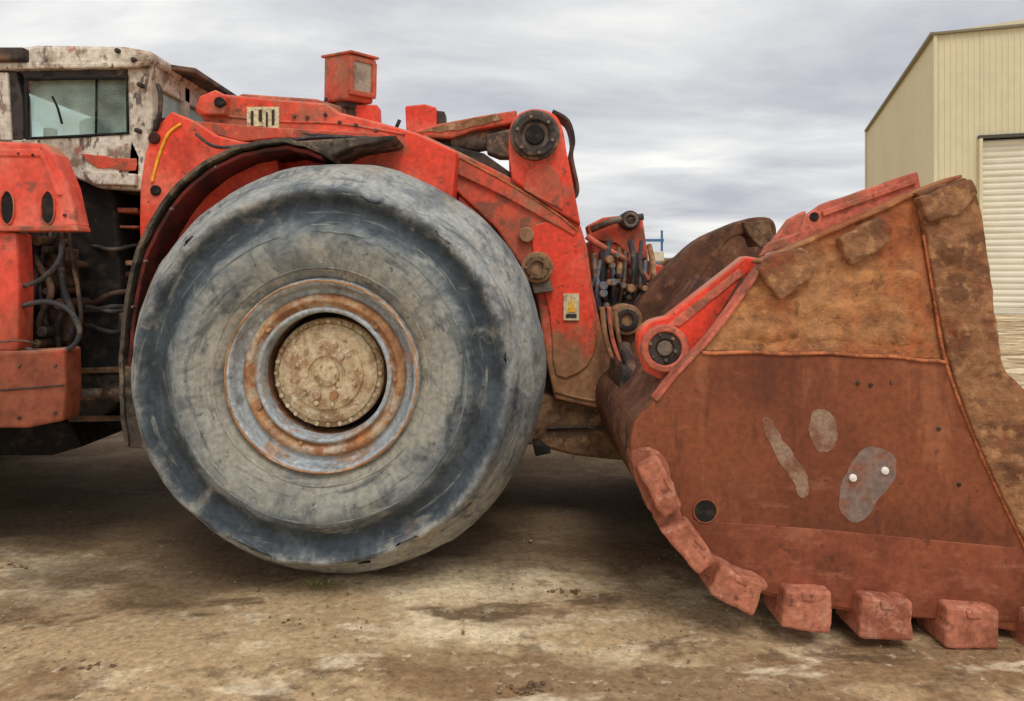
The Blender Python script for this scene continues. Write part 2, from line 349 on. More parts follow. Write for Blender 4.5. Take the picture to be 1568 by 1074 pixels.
prism("front_chassis",[(330,330),(690,300),(860,420),(880,600),(830,690),(560,700),(330,640)],4.5,4.65,5.5,dark,.02)
# ---- boom arm
boom=[(585,226),(612,208),(650,206),(700,230),(780,270),(850,314),(890,345),(900,380),(908,440),(922,505),(945,560),(1003,610),(992,634),(930,630),(850,612),(838,560),(820,440),(760,350),(690,285)]
prism("boom_arm",boom,4.34,4.36,4.62,red2,.014)
prism("boom_arm_far",boom,4.34,5.45,5.71,red2,.014)
prism("boom_arm_lap_plate",[(600,224),(640,212),(700,240),(780,282),(850,326),(884,352),(880,362),(845,342),(770,300),(690,262),(640,240)],4.34,4.335,4.362,red2,.006)
prism("boom_side_plate",smooth([(812,360),(850,340),(888,360),(898,420),(914,505),(900,560),(852,575),(842,480)],3,True),4.34,4.345,4.37,red,.006)
cyl("boom_pivot_boss",822,410,4.32,4.26,4.36,24,mud,inner=0)
cyl("boom_pivot_ring",822,410,4.32,4.24,4.28,18,belly,inner=9)
bolts_px("boom_pivot_bolts",[(822+17*math.cos(a),410+17*math.sin(a)) for a in [i*1.047 for i in range(6)]],4.25,4.232,4.26,.010,steel)
prism("pivot_keeper",[(812,428),(842,425),(848,446),(818,450)],4.3,4.29,4.34,steel,.006)
cyl("boom_plate_boss",806,360,4.33,4.31,4.37,12,red2)
prism("boom_warning_label",rect(863,450,887,491),4.325,4.332,4.35,cream,.001)
prism("boom_warning_print",[(868,478),(875,456),(882,478)],4.32,4.328,4.335,yellow,0)
prism("boom_warning_text",rect(867,481,883,487),4.32,4.328,4.335,ink,0)
T("boom_edge_weld",[(640,214,4.335),(700,240,4.335),(780,282,4.335),(850,326,4.335),(884,354,4.335)],.007,weld)
# ---- tower with pin
tower=smooth([(784,275),(779,235),(780,200),(790,176),(818,165),(848,173),(862,196),(868,230),(878,280),(890,345)],4)+[(850,322),(815,298)]
prism("dump_lever_tower",tower,4.30,4.32,4.44,red,.014)
prism("dump_lever_tower_far",tower,4.30,4.90,5.02,red,.014)
sheet("tower_edge_rim",smooth([(845,172),(868,186),(876,215),(873,240),(882,285),(880,300)],4),4.4,4.40,4.60,.02,dark)
prism("tower_gusset",smooth([(802,290),(808,262),(830,250),(852,262),(862,300),(862,322)],4)+[(830,306)],4.3,4.31,4.33,red2,.006)
cyl("tower_pin_washer",819,208,4.30,4.27,4.34,38,steel)
cyl("tower_pin_ring",819,208,4.28,4.235,4.29,33,dark,inner=22)
cyl("tower_pin",819,208,4.28,4.25,4.28,15,black)
bolts_px("tower_pin_bolts",[(819+28*math.cos(a),208+28*math.sin(a)) for a in [i*1.047+.3 for i in range(6)]],4.26,4.222,4.26,.012,steel)
prism("stabiliser_beam",[(628,200),(668,188),(730,176),(792,166),(790,186),(730,196),(690,210),(650,208)],4.40,4.44,4.78,red2,.012)
prism("stabiliser_beam_grime",rough_outline([(640,202),(690,188),(760,174),(770,182),(700,200)],2,8),4.43,4.434,4.45,mud,.001)
T("dump_cylinder_barrel",[(690,222,4.55),(790,205,4.6)],.075,steel,sm=False,seg=20)
T("dump_cylinder_rod",[(630,232,4.55),(700,221,4.55)],.05,dark,sm=False,seg=16)
prism("cylinder_clevis",[(745,205),(790,195),(788,240),(765,240),(745,232)],4.45,4.46,4.6,steel,.01)
prism("beam_lower_web",[(655,214),(740,232),(782,262),(784,275),(720,240),(650,216)],4.38,4.44,4.60,dark,.006)
# ---- light box on post
lc=W(534,124,4.45); RZ=math.radians(-38); RT=(math.radians(2),math.radians(4),RZ)
box("work_light_housing",lc,(.235,.19,.27),red2,RT,.014)
dirv=Vector((math.cos(RZ),math.sin(RZ),0)); nrm=Vector((-math.sin(RZ),math.cos(RZ),0))
def lb(name,off,size,mat,bev=.006): 
    c=lc+dirv*off[0]+nrm*off[1]+Vector((0,0,off[2])); return box(name,c,size,mat,RT,bev)
lb("work_light_visor",(.012,0,.138),(.28,.215,.015),red2,.004)
for k,(oy,oz,wy,wz) in enumerate([(0,.10,.19,.03),(0,-.10,.19,.03),(-.085,0,.03,.2),(.085,0,.03,.2)]):
    lb("work_light_bezel_%d"%k,(.125,oy,oz),(.03,wy,wz),red2,.006)
lensm=M("dusty_lens",s(168,150,130),[(s(110,86,70),8,.45,.6,.7)],rough=.25,bump=0,spec=.6)
lb("work_light_lens",(.119,0,.0),(.012,.145,.175),lensm,.004)
lb("work_light_base",(-.02,0,-.15),(.16,.13,.04),dark,.006)
prism("work_light_post",[(540,160),(578,160),(580,205),(545,205)],4.42,4.42,4.55,red,.01)
prism("work_light_bracket",[(500,158),(545,164),(548,182),(512,176)],4.42,4.42,4.5,dark,.008)
cyl("bracket_bolt",523,172,4.4,4.395,4.43,8,steel)
T("work_light_cable",[(500,150,4.4),(496,165,4.38),(505,180,4.3),(520,190,4.12)],.010,rubber)
prism("deck_box",[(620,162),(650,159),(668,164),(668,200),(622,204)],4.75,4.75,5.05,red,.012)
prism("deck_box_lamp",[(664,166),(680,168),(680,190),(664,192)],4.75,4.80,4.95,dark,.008)
tube("deck_rail_post",[W(605,200,4.7),W(612,184,4.7)],.012,dark,sm=False)
# ---- lower frame
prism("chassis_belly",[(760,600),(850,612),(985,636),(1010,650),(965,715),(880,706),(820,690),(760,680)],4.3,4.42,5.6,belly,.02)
T("belly_seam",[(838,656,4.41),(900,655,4.41),(980,662,4.41)],.008,dark)
T("boom_lower_weld",[(850,600,4.355),(900,612,4.355),(985,622,4.355)],.008,mud)
prism("belly_hook",[(815,678),(830,680),(845,694),(820,700)],4.2,4.2,4.32,black,.01)
for k,(o,r,m) in enumerate([(0,.016,mud),(10,.013,pinkred),(20,.013,mud)]):
    T("boom_cast_rib_%d"%k,[(922+o,470,4.24),(928+o,520,4.22),(945+o,565,4.18),(975+o*.6,598-o*.3,4.1),(1000,612-o*.5,4.0)],r,m)
prism("dump_link_plate",[(900,345),(925,332),(985,326),(988,345),(995,395),(975,400),(945,372),(905,366)],4.75,4.8,4.95,red2,.01)
prism("dump_link_plate_lower",[(905,366),(950,372),(1000,400),(998,425),(960,440),(915,430)],4.75,4.82,5.2,red2,.02)
cyl("link_pin",966,337,4.7,4.72,4.9,15,dark); cyl("link_pin_ring",966,337,4.7,4.70,4.73,12,steel,inner=7)
T("link_rod",[(905,352,4.74),(940,338,4.74),(985,332,4.74)],.022,steel,sm=False)
T("lever_edge",[(898,362,4.6),(925,380,4.6),(960,400,4.7),(995,430,4.75)],.02,pinkred)
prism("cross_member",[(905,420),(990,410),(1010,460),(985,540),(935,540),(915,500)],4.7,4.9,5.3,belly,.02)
bluehose=M("blue_grey_hose",s(96,106,120),[(s(146,128,110),12,.48,.62,.8)],rough=.6,bump=0)
for k in range(15):
    x0=912+k*6+random.uniform(-4,4); y0=380+random.uniform(-10,25); d=4.5+random.uniform(0,.3)
    T("boom_hose_%d"%k,[(x0,y0,d+.1),(x0+random.uniform(-8,14),y0+35,d-.05),(x0+random.uniform(-12,12),y0+75,d-.05),(930+random.uniform(-6,45),500+random.uniform(0,30),d)],random.uniform(.012,.022),random.choice([rubber,bluehose,mud,steel]))
for k in range(14):
    x=922+random.uniform(0,66); y=390+random.uniform(0,95)
    cyl("hose_fitting_%d"%k,x,y,4.45,4.40,4.6,random.uniform(4,7),random.choice([steel,dark,mud,bluehose]),seg=8)
cyl("cross_pin_boss",960,490,4.3,4.3,4.6,24,mud); cyl("cross_pin_recess",960,490,4.3,4.28,4.31,17,dark,inner=9)
# ================================================================ BUCKET (attached part)
B=3.07
inner=smooth([(1404,300),(1415,360),(1430,450),(1452,558),(1500,690),(1568,835),(1640,985)],3)
heel=smooth([(1075,538),(1035,575),(1000,618),(972,648),(966,690),(980,735),(1005,790),(1040,840),(1090,880),(1150,905),(1230,925),(1340,942),(1480,955),(1640,985)],4)
lower=heel[:-1]+[p for p in inner[::-1] if p[1]>555]+[(1452,552)]
prism("bucket_side_plate",lower,B,B,B+.04,rust,.006)
upper=[(1075,538),(1112,490),(1150,430),(1170,400),(1235,372),(1290,348),(1360,318),(1404,298)]+[p for p in inner if 300<p[1]<552]+[(1452,552)]
prism("bucket_upper_side_plate",upper,B,B+.012,B+.05,caked,.006)
mudp=rough_outline([(1098,532),(1128,480),(1168,425),(1240,392),(1400,322),(1412,400),(1425,470),(1438,540),(1300,534),(1180,532)],3,14)
lumpy("bucket_caked_mud",mudp,B,B+.010,B+.016,caked,amp=.018)
cut=rough_outline([(1396,296),(1440,284),(1474,272),(1488,290),(1500,330),(1510,400),(1520,480),(1530,558),(1568,600),(1650,690),(1760,850),(1800,970),(1640,978)],2.4,11,closed=False)+[p for p in inner[::-1] if p[1]<960]
prism("bucket_side_cutter",cut,B,B-.022,B+.06,cutter,.008)
lumpy("cutter_caked_mud",rough_outline([(1412,312),(1474,286),(1490,330),(1502,400),(1512,480),(1520,556),(1500,600),(1470,580),(1452,540),(1438,450),(1424,370)],3,10),B,B-.022,B-.015,cutter,amp=.024)
lumpy("cutter_caked_mud_low",rough_outline([(1470,585),(1525,566),(1560,606),(1640,695),(1720,800),(1640,930),(1580,835),(1512,690)],3,12),B,B-.022,B-.015,cutter,amp=.014)
full=heel[:-1]+[(1800,985)]+[(1760,850),(1650,690),(1568,600),(1530,558),(1510,400),(1500,330),(1474,272),(1404,298),(1290,348),(1170,400)]
prism("bucket_side_plate_far",full,B,5.70,5.75,shellm,.008)
shellp=[(1152,425),(1112,490)]+heel[:-1]+[(1800,990)]
sheet("bucket_shell",shellp,B,B+.04,5.70,.04,shellm,.004)
prism("bucket_cutting_lip",[(1640,968),(1830,975),(1860,992),(1640,992)],B,B-.02,5.77,cutter,.01)
sheet("bucket_edge_strip",smooth([(1168,402),(1112,482),(1073,530),(1035,570),(1002,612)],4),B,B-.010,B+.09,.016,pinkred,.005)
sheet("bucket_top_flange",smooth([(1165,404),(1235,374),(1290,350),(1360,320),(1400,300),(1474,272)],3),B,B-.004,B+.12,.014,caked,.005)
wpts=[(p[0],p[1]+1.2*math.sin(i*1.3),B-.003) for i,p in enumerate(smooth([(1075,540),(1180,541),(1300,543),(1400,550),(1452,556)],5))]
T("bucket_weld_bead",wpts,.008,weld,sm=False)
T("bucket_weld_vertical",[(1415,360,B+.000),(1430,450,B+.000),(1450,560,B-.002),(1500,690,B-.002),(1568,835,B-.002),(1600,900,B-.002)],.008,weld)
wear=[(1010,792),(1110,800),(1250,810),(1400,824),(1566,840),(1618,950)]+[(1480,952),(1340,938),(1230,921),(1150,901),(1090,876),(1042,836)]
prism("bucket_lower_wear_plate",wear,B,B-.005,B+.01,lowplate,.003)
prism("bare_patch_streak",rough_outline(smooth([(1168,640),(1182,645),(1205,685),(1232,720),(1238,750),(1226,762),(1212,735),(1190,700),(1172,665)],3,True),2,5),B,B-.002,B+.01,greypatch,0)
prism("bare_patch_oval",rough_outline(smooth([(1242,632),(1262,626),(1278,640),(1283,668),(1272,690),(1250,690),(1240,662)],3,True),2,5),B,B-.002,B+.01,greypatch,0)
prism("bare_patch_large",rough_outline(smooth([(1325,686),(1352,688),(1372,706),(1368,736),(1345,765),(1330,790),(1305,800),(1288,785),(1286,755),(1300,715)],3,True),2,5),B,B-.002,B+.01,scar,0)
for q in ((1306,732,6),(1355,721,6)):
    cyl("bright_stud",q[0],q[1],B-.005,B-.012,B,q[2],shiny,seg=12,b=.003)
cyl("bucket_drain_hole",1080,783,B-.006,B-.006,B,17,black,b=.001); cyl("bucket_hole_rim",1080,783,B-.006,B-.010,B,19,rust,inner=16.8,b=.002)
bolts_px("bucket_small_studs",[(1313,587),(1333,590),(1365,586),(1468,742),(1437,657)],B,B-.008,B,.009,dark,8)
def pad(n,pts,m=cutter,y0=B-.035): prism(n,rough_outline(pts,1.8,9),B,y0,B+.02,m,.010)
pad("wear_pad",[(1158,412),(1170,395),(1222,378),(1246,410),(1240,425),(1192,460)],cutter)
pad("wear_pad_b",[(1280,366),(1342,332),(1362,352),(1356,374),(1300,408),(1290,392)])
pad("wear_pad_c",[(1398,306),(1450,284),(1478,275),(1488,300),(1462,330),(1412,342)],cutter,B-.05)
prism("spill_guard",rough_outline([(1168,392),(1180,372),(1228,356),(1236,330),(1262,312),(1410,261),(1416,290),(1290,350)],.8,16),3.18,3.2,3.24,pinkred,.006)
prism("spill_guard_lug",[(1205,372),(1236,330),(1262,316),(1262,360)],3.3,3.5,3.56,pinkred,.008)
prism("spill_guard_fold",[(1262,322),(1405,272),(1408,280),(1264,331)],3.17,3.185,3.20,pinkred,.004)
cyl("guard_hole",1248,332,3.19,3.195,3.2,7,black,b=.001)
def shroudf(name,quad):
    prism(name,rough_outline(quad,1.6,9),B-.01,B-.075,B+.16,shroud,.014)
    a=Vector(quad[0]); b=Vector(quad[1]); d=Vector(quad[3])-a; e=Vector(quad[2])-b
    g=[a+(b-a)*.34+d*.05,a+(b-a)*.66+e*.05,a+(b-a)*.62+e*.24,a+(b-a)*.38+d*.24]
    prism(name+"_lock",[tuple(v) for v in g],B-.01,B-.083,B-.05,shroud,.005)
for i,q in enumerate([[(1004,692),(1040,768),(1012,790),(972,712)],[(1050,790),(1092,850),(1064,872),(1008,808)],[(1098,858),(1164,886),(1146,936),(1080,902)],[(1194,893),(1265,897),(1264,962),(1188,952)],[(1310,905),(1385,910),(1386,972),(1304,967)],[(1437,919),(1516,923),(1515,985),(1434,982)],[(1562,930),(1640,935),(1640,992),(1560,990)]]):
    shroudf("heel_shroud_%d"%i,q)
prism("heel_casting",rough_outline(smooth([(966,690),(1010,690),(1030,740),(1048,800),(1095,850),(1170,885),(1160,905),(1090,885),(1038,845),(1003,795),(975,738)],3,True),1.5,8),B,B-.02,B+.1,rustlow,.008)
# bucket lug and pin
lugp=smooth([(978,540),(976,512),(992,492),(1020,484)],3)+[(1138,392),(1160,396),(1150,440),(1062,530),(1045,568),(1012,582),(988,570)]
prism("bucket_lug",lugp,3.25,3.22,3.31,red,.012)
prism("bucket_lug_far",lugp,3.25,5.25,5.33,red2,.012)
cyl("bucket_pin_ring",1014,532,3.25,3.18,3.24,36,pinkred,inner=25); cyl("bucket_pin_collar",1014,532,3.25,3.19,3.24,26,dark,inner=13); cyl("bucket_pin",1014,532,3.25,3.185,3.3,12,steel)
bolts_px("bucket_pin_bolts",[(1014+20*math.cos(a),532+20*math.sin(a)) for a in [i*1.047+.3 for i in range(6)]],3.2,3.175,3.2,.009,steel)
prism("lug_edge_plate",rough_outline([(1020,498),(1130,412),(1138,420),(1040,500)],1,8),3.23,3.212,3.23,pinkred,.003)
T("bucket_link_rod",[(1000,600,3.7),(985,590,3.75),(965,560,3.85),(955,530,3.95)],.035,dark)
prism("lug_mount",[(955,560),(990,580),(1040,575),(1040,640),(985,625),(950,600)],3.7,3.75,4.2,dark,.02)
lev=smooth([(948,560),(958,510),(985,455),(1030,405),(1070,368),(1110,348),(1148,334),(1180,334),(1190,352),(1186,372)],3)+smooth([(1160,378),(1150,358),(1120,366),(1098,392),(1062,440),(1018,488),(985,520),(968,560)],3)
prism("tilt_lever",lev,4.35,4.35,4.55,shellm,.014)
prism("tilt_lever_pad",rough_outline([(1140,340),(1180,336),(1190,368),(1166,380),(1150,362)],2,7),4.3,4.32,4.36,belly,.01)
# ================================================================ REAR FRAME, ARTICULATION
R=3.62
def rp(n,pts,y0=R,y1=R+.12,m=redrear,b=.014): prism(n,pts,R,y0,y1,m,b)
rp("rear_upper_panel",[(-900,215),(0,216),(66,219),(84,236),(104,285),(118,348),(0,352),(-900,352)])
rp("rear_panel_crease",[(-900,226),(62,229),(70,240),(96,300),(88,300),(62,240),(-900,236)],R-.010,R+.02,redrear,.006)
rp("rear_side_strip",[(-900,354),(-2,354),(20,356),(24,440),(22,540),(-900,540)],R+.02,R+.15)
rp("rear_lower_panel",[(-900,542),(40,538),(98,534),(100,600),(96,645),(40,656),(-900,660)],R+.0,R+.15)
rp("rear_panel_lip",[(-900,350),(120,346),(122,354),(-900,358)],R-.02,R+.1,red2,.006)
T("panel_crack_wire",[(0,524,R-.01),(35,522,R-.01),(60,528,R-.01)],.005,dark)
T("lower_panel_seam",[(0,598,R-.004),(50,594,R-.004),(98,590,R-.004)],.004,dark)
for x in (12,74):
    rp("panel_slot",smooth([(x-8,305),(x,294),(x+8,305),(x+8,332),(x,343),(x-8,332)],3,True),R-.003,R+.02,black,.0)
    sheet("slot_rim",smooth([(x-9,305),(x,293),(x+9,305),(x+9,332),(x,344),(x-9,332),(x-9,306)],3),R,R-.01,R+.01,.006,red2,.0)
bolts_px("rear_panel_bolts",[(30,236),(52,238),(100,330),(30,560),(85,560),(30,640),(85,632)],R,R-.012,R,.009,dark)
prism("rear_chassis",[(-900,230),(60,230),(100,290),(112,440),(108,640),(80,664),(-900,664)],R,R+.45,6.3,black,.02)
prism("rear_engine_cover",[(-900,150),(-300,150),(-260,230),(-900,230)],R,R+.1,6.2,redrear,.02)
prism("rear_belly_shade",[(-900,640),(90,650),(112,690),(60,705),(-900,705)],4.4,4.5,5.9,black,.02)  # black belly block stands in for the shade beneath the rear frame
prism("articulation_core",[(90,280),(215,300),(260,420),(260,600),(205,650),(110,650)],4.5,4.6,5.4,dark,.02)
prism("articulation_top_plate",[(100,276),(215,268),(240,290),(225,300),(110,290)],4.2,4.2,4.9,dark,.01)
for i,(y,m,h) in enumerate([(320,red2,8),(345,pinkred,6),(372,dark,6),(398,mud,9),(420,liner,5),(458,mud,8),(505,steel,9),(560,belly,6),(632,dark,10)]):
    prism("articulation_plate_%d"%i,[(112,y),(225,y+random.uniform(-4,6)),(225,y+h),(112,y+h+2)],4.2,4.05+random.uniform(0,.1),4.6,m,.008)
prism("hinge_bracket",[(180,480),(205,474),(206,575),(184,582)],4.05,4.05,4.3,steel,.01)
prism("hinge_upright",[(128,300),(146,300),(150,640),(130,640)],4.2,4.16,4.5,dark,.01)
T("steering_cylinder_rod",[(95,606,3.9),(170,602,3.95)],.03,steel,sm=False,seg=16)
T("steering_cylinder_end",[(160,602,3.94),(215,600,3.98)],.05,dark,sm=False,seg=16)
cyl("rod_eye",100,606,3.88,3.85,3.95,11,mud)
for i in range(13):
    y=380+i*10+random.uniform(-6,6); d=4.05+random.uniform(-.12,.25)
    T("articulation_hose_%d"%i,[(96+random.uniform(-10,10),y,d+.1),(135,y+random.uniform(-3,12),d),(175,y+random.uniform(-8,14),d-.05),(222,y+random.uniform(-12,10),d+.15)],random.uniform(.009,.019),random.choice([rubber,dark,brownhose,rubber,black]))
for i in range(10):
    x=24+i*9; d=R+.15+random.uniform(0,.25); sag=random.uniform(0,45)
    T("side_hose_%d"%i,[(x,350,d+.1),(x+random.uniform(-10,10),395,d),(x+random.uniform(-14,22),440+sag*.3,d-.03),(x+random.uniform(-20,20),490+sag*.5,d),(x+random.uniform(-10,10),545,d+.12)],random.uniform(.010,.018),random.choice([rubber,rubber,brownhose,dark]))
T("looped_hose",[(30,470,3.68),(70,462,3.66),(105,475,3.66),(122,505,3.66),(112,530,3.66),(80,543,3.66),(40,535,3.68)],.013,rubber)
T("looped_hose_b",[(22,440,3.7),(60,430,3.66),(90,400,3.66),(96,365,3.7)],.013,rubber)
for i in range(16): 
    x=random.uniform(28,110);y=random.uniform(365,525); cyl("valve_fitting_%d"%i,x,y,3.9,3.80,4.05,random.uniform(5,12),random.choice([steel,dark,belly,brownhose]),seg=12)
prism("valve_block",rect(30,380,92,440),3.9,3.95,4.1,belly,.01)
prism("valve_block_b",rect(40,470,100,525),3.9,3.95,4.1,dark,.01)
# ================================================================ CAB
C=4.0; XR=W(230,0,C).x
YF=5.7
def cp(n,pts,y0=C,y1=C+.09,m=cabm,b=.014): prism(n,pts,C,y0,y1,m,b)
cp("cab_roof",[(-60,84),(0,78),(60,70),(190,72),(236,80),(236,98),(190,104),(0,106),(-60,106)],C-.02,YF,cabm,.02)
cp("cab_roof_band",[(-60,98),(200,97),(232,95),(232,105),(-60,110)],C-.03,C+.05,cabm,.01)
cp("cab_front_pillar",[(194,104),(232,100),(234,170),(228,225),(216,292),(190,288),(198,215)])
cp("cab_window_frame_top",[(24,106),(198,102),(196,118),(36,120)],C+.01,C+.08,dark,.006)
cp("cab_rear_pillar",[(-60,108),(24,108),(34,150),(36,216),(-60,222)],C+.0,C+.08,dark,.01)
cp("cab_rear_pillar_cap",[(0,112),(14,112),(20,216),(2,216)],C-.015,C+.01,cabm,.006)
cp("cab_sill",[(-60,214),(60,212),(150,206),(200,206),(216,240),(214,292),(150,288),(92,262),(80,236),(-60,236)],C,C+.1,cabm,.012)
cp("cab_sill_red",rough_outline([(122,236),(210,244),(210,262),(150,258)],2,8),C-.008,C+.02,red2,.004)
cp("cab_step_plate",[(128,262),(214,268),(212,286),(150,284)],C-.04,C+.03,cabm,.008)
glass=bpy.data.materials.new("dusty_cab_glass"); glass.use_nodes=True; nt=glass.node_tree; nt.nodes.clear()
o_=nt.nodes.new('ShaderNodeOutputMaterial'); mx=nt.nodes.new('ShaderNodeMixShader'); tr=nt.nodes.new('ShaderNodeBsdfTransparent'); gl=nt.nodes.new('ShaderNodeBsdfPrincipled')
tr.inputs[0].default_value=(.84,.95,.91,1); gl.inputs['Base Color'].default_value=s(190,210,198); gl.inputs['Roughness'].default_value=.1
nn=nt.nodes.new('ShaderNodeTexNoise'); nn.inputs['Scale'].default_value=2.6; nn.inputs['Detail'].default_value=5
tcn=nt.nodes.new('ShaderNodeTexCoord'); nt.links.new(tcn.outputs['Object'],nn.inputs['Vector'])
m2=nt.nodes.new('ShaderNodeMapRange'); m2.inputs[1].default_value=.4;m2.inputs[2].default_value=.62;m2.inputs[3].default_value=.12;m2.inputs[4].default_value=.7
nt.links.new(nn.outputs['Fac'],m2.inputs[0]); nt.links.new(m2.outputs[0],mx.inputs[0]); nt.links.new(tr.outputs[0],mx.inputs[1]); nt.links.new(gl.outputs[0],mx.inputs[2]); nt.links.new(mx.outputs[0],o_.inputs[0])
cp("cab_side_glass",[(36,119),(197,116),(199,207),(37,215)],C+.05,C+.058,glass,0)
T("window_seal",[(40,121,C),(194,119,C),(196,204,C),(120,209,C),(41,212,C),(40,121,C)],.009,black,sm=False)
T("window_divider",[(148,120,C+.03),(147,206,C+.03)],.006,black,sm=False)
T("wiper_arm",[(95,190,C+.02),(88,165,C),(80,148,C)],.006,black)
zr=W(0,100,C).z; zb=W(0,250,C).z; zt=W(0,80,C).z
def fx(n,y0,y1,z0,z1,m=cabm,x0=-.06,x1=.0,b=.01): box(n,(XR+(x0+x1)/2,(y0+y1)/2,(z0+z1)/2),(x1-x0,y1-y0,z1-z0),m,(0,0,0),b)
fx("cab_front_header",C+.05,YF,zr-.1,zr+.02)
fx("cab_front_lower",C+.05,YF,zb-.3,zb+.08,red2)
for k,y in enumerate((4.42,4.95,YF-.08)): fx("cab_front_post_%d"%k,y,y+.08,zb,zr,cabm)
box("cab_front_glass",(XR-.03,(C+YF)/2,(zb+zr)/2),(.006,YF-C-.1,zr-zb),glass,(0,0,0),0)
box("cab_roof_visor",(XR+.07,4.95,zr+.04),(.18,1.5,.03),dark,(0,math.radians(8),0),.006)
box("cab_far_wall_lower",(XR-.9,YF,zb-.15),(1.8,.05,.5),dark,(0,0,0),.01)
for k,x in enumerate((XR-.05,XR-.75,XR-1.6)): box("cab_far_post_%d"%k,(x,YF,(zb+zr)/2),(.08,.06,zr-zb),dark)
box("cab_seat_back",(XR-.62,4.75,zb+.12),(.14,.45,.5),black,(0,math.radians(-8),0),.05)
tube("steering_column",[(XR-.25,4.7,zb-.1),(XR-.38,4.7,zb+.22)],.02,black,sm=False)
T("cab_grab_handle",[(242,130,4.0),(246,150,3.98),(244,180,3.98),(238,200,4.0)],.012,dark)
prism("cab_front_bracket",[(228,182),(250,178),(262,190),(240,215),(225,230)],4.0,4.02,4.3,dark,.01)
box("roof_lamp",(W(20,88,C).x,C-.04,W(20,88,C).z),(.2,.06,.07),dark,(0,0,0),.01)
for k,(px,py) in enumerate([(180,78),(205,92),(214,130),(210,200)]): cyl("cab_bolt_%d"%k,px,py,C-.03,C-.045,C,4,dark,seg=8)

# ================================================================ SHED
wall=M("cream_metal_cladding",s(224,213,176),[(s(214,203,168),(.3,.3,.15),.4,.65,.5)],rough=.6,bump=0,bscale=1,grime=.08)
wall2=M("cream_cladding_side",s(222,211,176),[(s(212,201,168),(.3,.3,.15),.4,.65,.5)],rough=.6,bump=0,bscale=1,grime=.08)
doorm=M("roller_door_white",s(230,222,200),[(s(210,200,176),(.4,.4,2),.45,.65,.5)],rough=.55,bump=0,bscale=1,grime=.08)
trim=M("dark_gutter",s(132,124,100),rough=.6,bump=0,grime=.1); dgap=M("door_frame_dark",s(84,80,70),rough=.7,bump=0,grime=.1)
conc=M("concrete_apron",s(208,198,176),[(s(180,168,144),1,.4,.6,.7)],rough=.9,bump=.1,bscale=3,grime=.2)
D=36.0; P0=Vector(((1432-784)/F*D,D,0)); eave=H+(425-54)/F*D
u1=Vector((.226,.66,0)).normalized(); u2=Vector((u1.y,-u1.x,0))
SH=empty("metal_shed",P0); CUR[0]=SH
L1=25.0; L2=26.0
def corrug(name,o,u,L,z0,z1,n,mat,pitch=.25,amp=.025):
    bm=bmesh.new(); k=int(L/pitch); prev=None
    for i in range(k+1):
        for off,a in ((0,0),(.55*pitch,0),(.65*pitch,amp),(.9*pitch,amp)):
            q=i*pitch+off
            if q>L: break
            p=o+u*q+n*a
            v0=bm.verts.new((p.x,p.y,z0)); v1=bm.verts.new((p.x,p.y,z1))
            if prev: bm.faces.new((prev[0],v0,v1,prev[1]))
            prev=(v0,v1)
    return mesh_obj(name,bm,mat)
n1=Vector((-u1.y,u1.x,0)); n2=-u1
corrug("wall_side",P0,u1,L1,0,eave,n1,wall2)
dx0=1.9; dx1=10.5; dh=H+(425-212)/F*35.5
corrug("wall_front_left",P0,u2,dx0,0,eave,n2,wall)
corrug("wall_front_over_door",P0+u2*dx0,u2,dx1-dx0,dh,eave,n2,wall)
corrug("wall_front_right",P0+u2*dx1,u2,L2-dx1,0,eave,n2,wall)
corrug("wall_back",P0+u1*L1,u2,L2,0,eave,-n2,wall); corrug("wall_far_side",P0+u2*L2,u1,L1,0,eave,-n1,wall)
bm=bmesh.new(); zz=0; a0=P0+u2*(dx0+.1)+u1*.2; a1=P0+u2*(dx1-.1)+u1*.2; prev=None
while zz<dh-.1:
    for off,a in ((0,0),(.10,.05),(.2,.05),(.27,0)):
        z=zz+off; q0=a0+n2*a; q1=a1+n2*a
        v=(bm.verts.new((q0.x,q0.y,z)),bm.verts.new((q1.x,q1.y,z)))
        if prev: bm.faces.new((prev[0],prev[1],v[1],v[0]))
        prev=v
    zz+=.3
mesh_obj("roller_door",bm,doorm)
ang=math.atan2(u2.y,u2.x)
def sb(n,du,dn,z0,z1,wu,wn,m):
    c=P0+u2*du+n2*dn; box(n,(c.x,c.y,(z0+z1)/2),(wu,wn,z1-z0),m,(0,0,ang),.01)
sb("door_head",(dx0+dx1)/2,.0,dh-.05,dh+.1,dx1-dx0+.2,.3,dgap)
sb("door_jamb_l",dx0,.05,0,dh-.06,.14,.3,wall); sb("door_jamb_r",dx1,.05,0,dh-.06,.22,.3,wall)
sb("front_gutter",L2/2,.1,eave-.02,eave+.10,L2+.3,.2,trim)
sb("corner_flashing",.0,.04,0,eave-.03,.16,.12,wall2)
c=P0+u1*(L1/2)+n1*.12; box("side_gutter",(c.x,c.y,eave+.05),(.24,L1+.3,.14),trim,(0,0,math.atan2(u1.y,u1.x)-math.pi/2),.01)
c=P0+u1*(L1-.2)+n1*.15; box("downpipe",(c.x,c.y,eave/2),(.15,.15,eave-.1),wall2,(0,0,0),.02)
bm=bmesh.new(); e=eave+.1
cn=[P0,P0+u2*L2,P0+u2*L2+u1*L1,P0+u1*L1]
r0=P0+u2*(L2/2); r1=r0+u1*L1
v=[bm.verts.new((q.x,q.y,e)) for q in cn]+[bm.verts.new((r0.x,r0.y,e+.9)),bm.verts.new((r1.x,r1.y,e+.9))]
bm.faces.new((v[0],v[4],v[5],v[3])); bm.faces.new((v[1],v[2],v[5],v[4])); bm.faces.new((v[0],v[1],v[4])); bm.faces.new((v[3],v[5],v[2]))
mesh_obj("roof",bm,wall)
c=P0+u2*8+n2*3; CUR[0]=None
box("concrete_pavement",(c.x,c.y,.02),(24,6,.08),conc,(0,0,ang),.01)
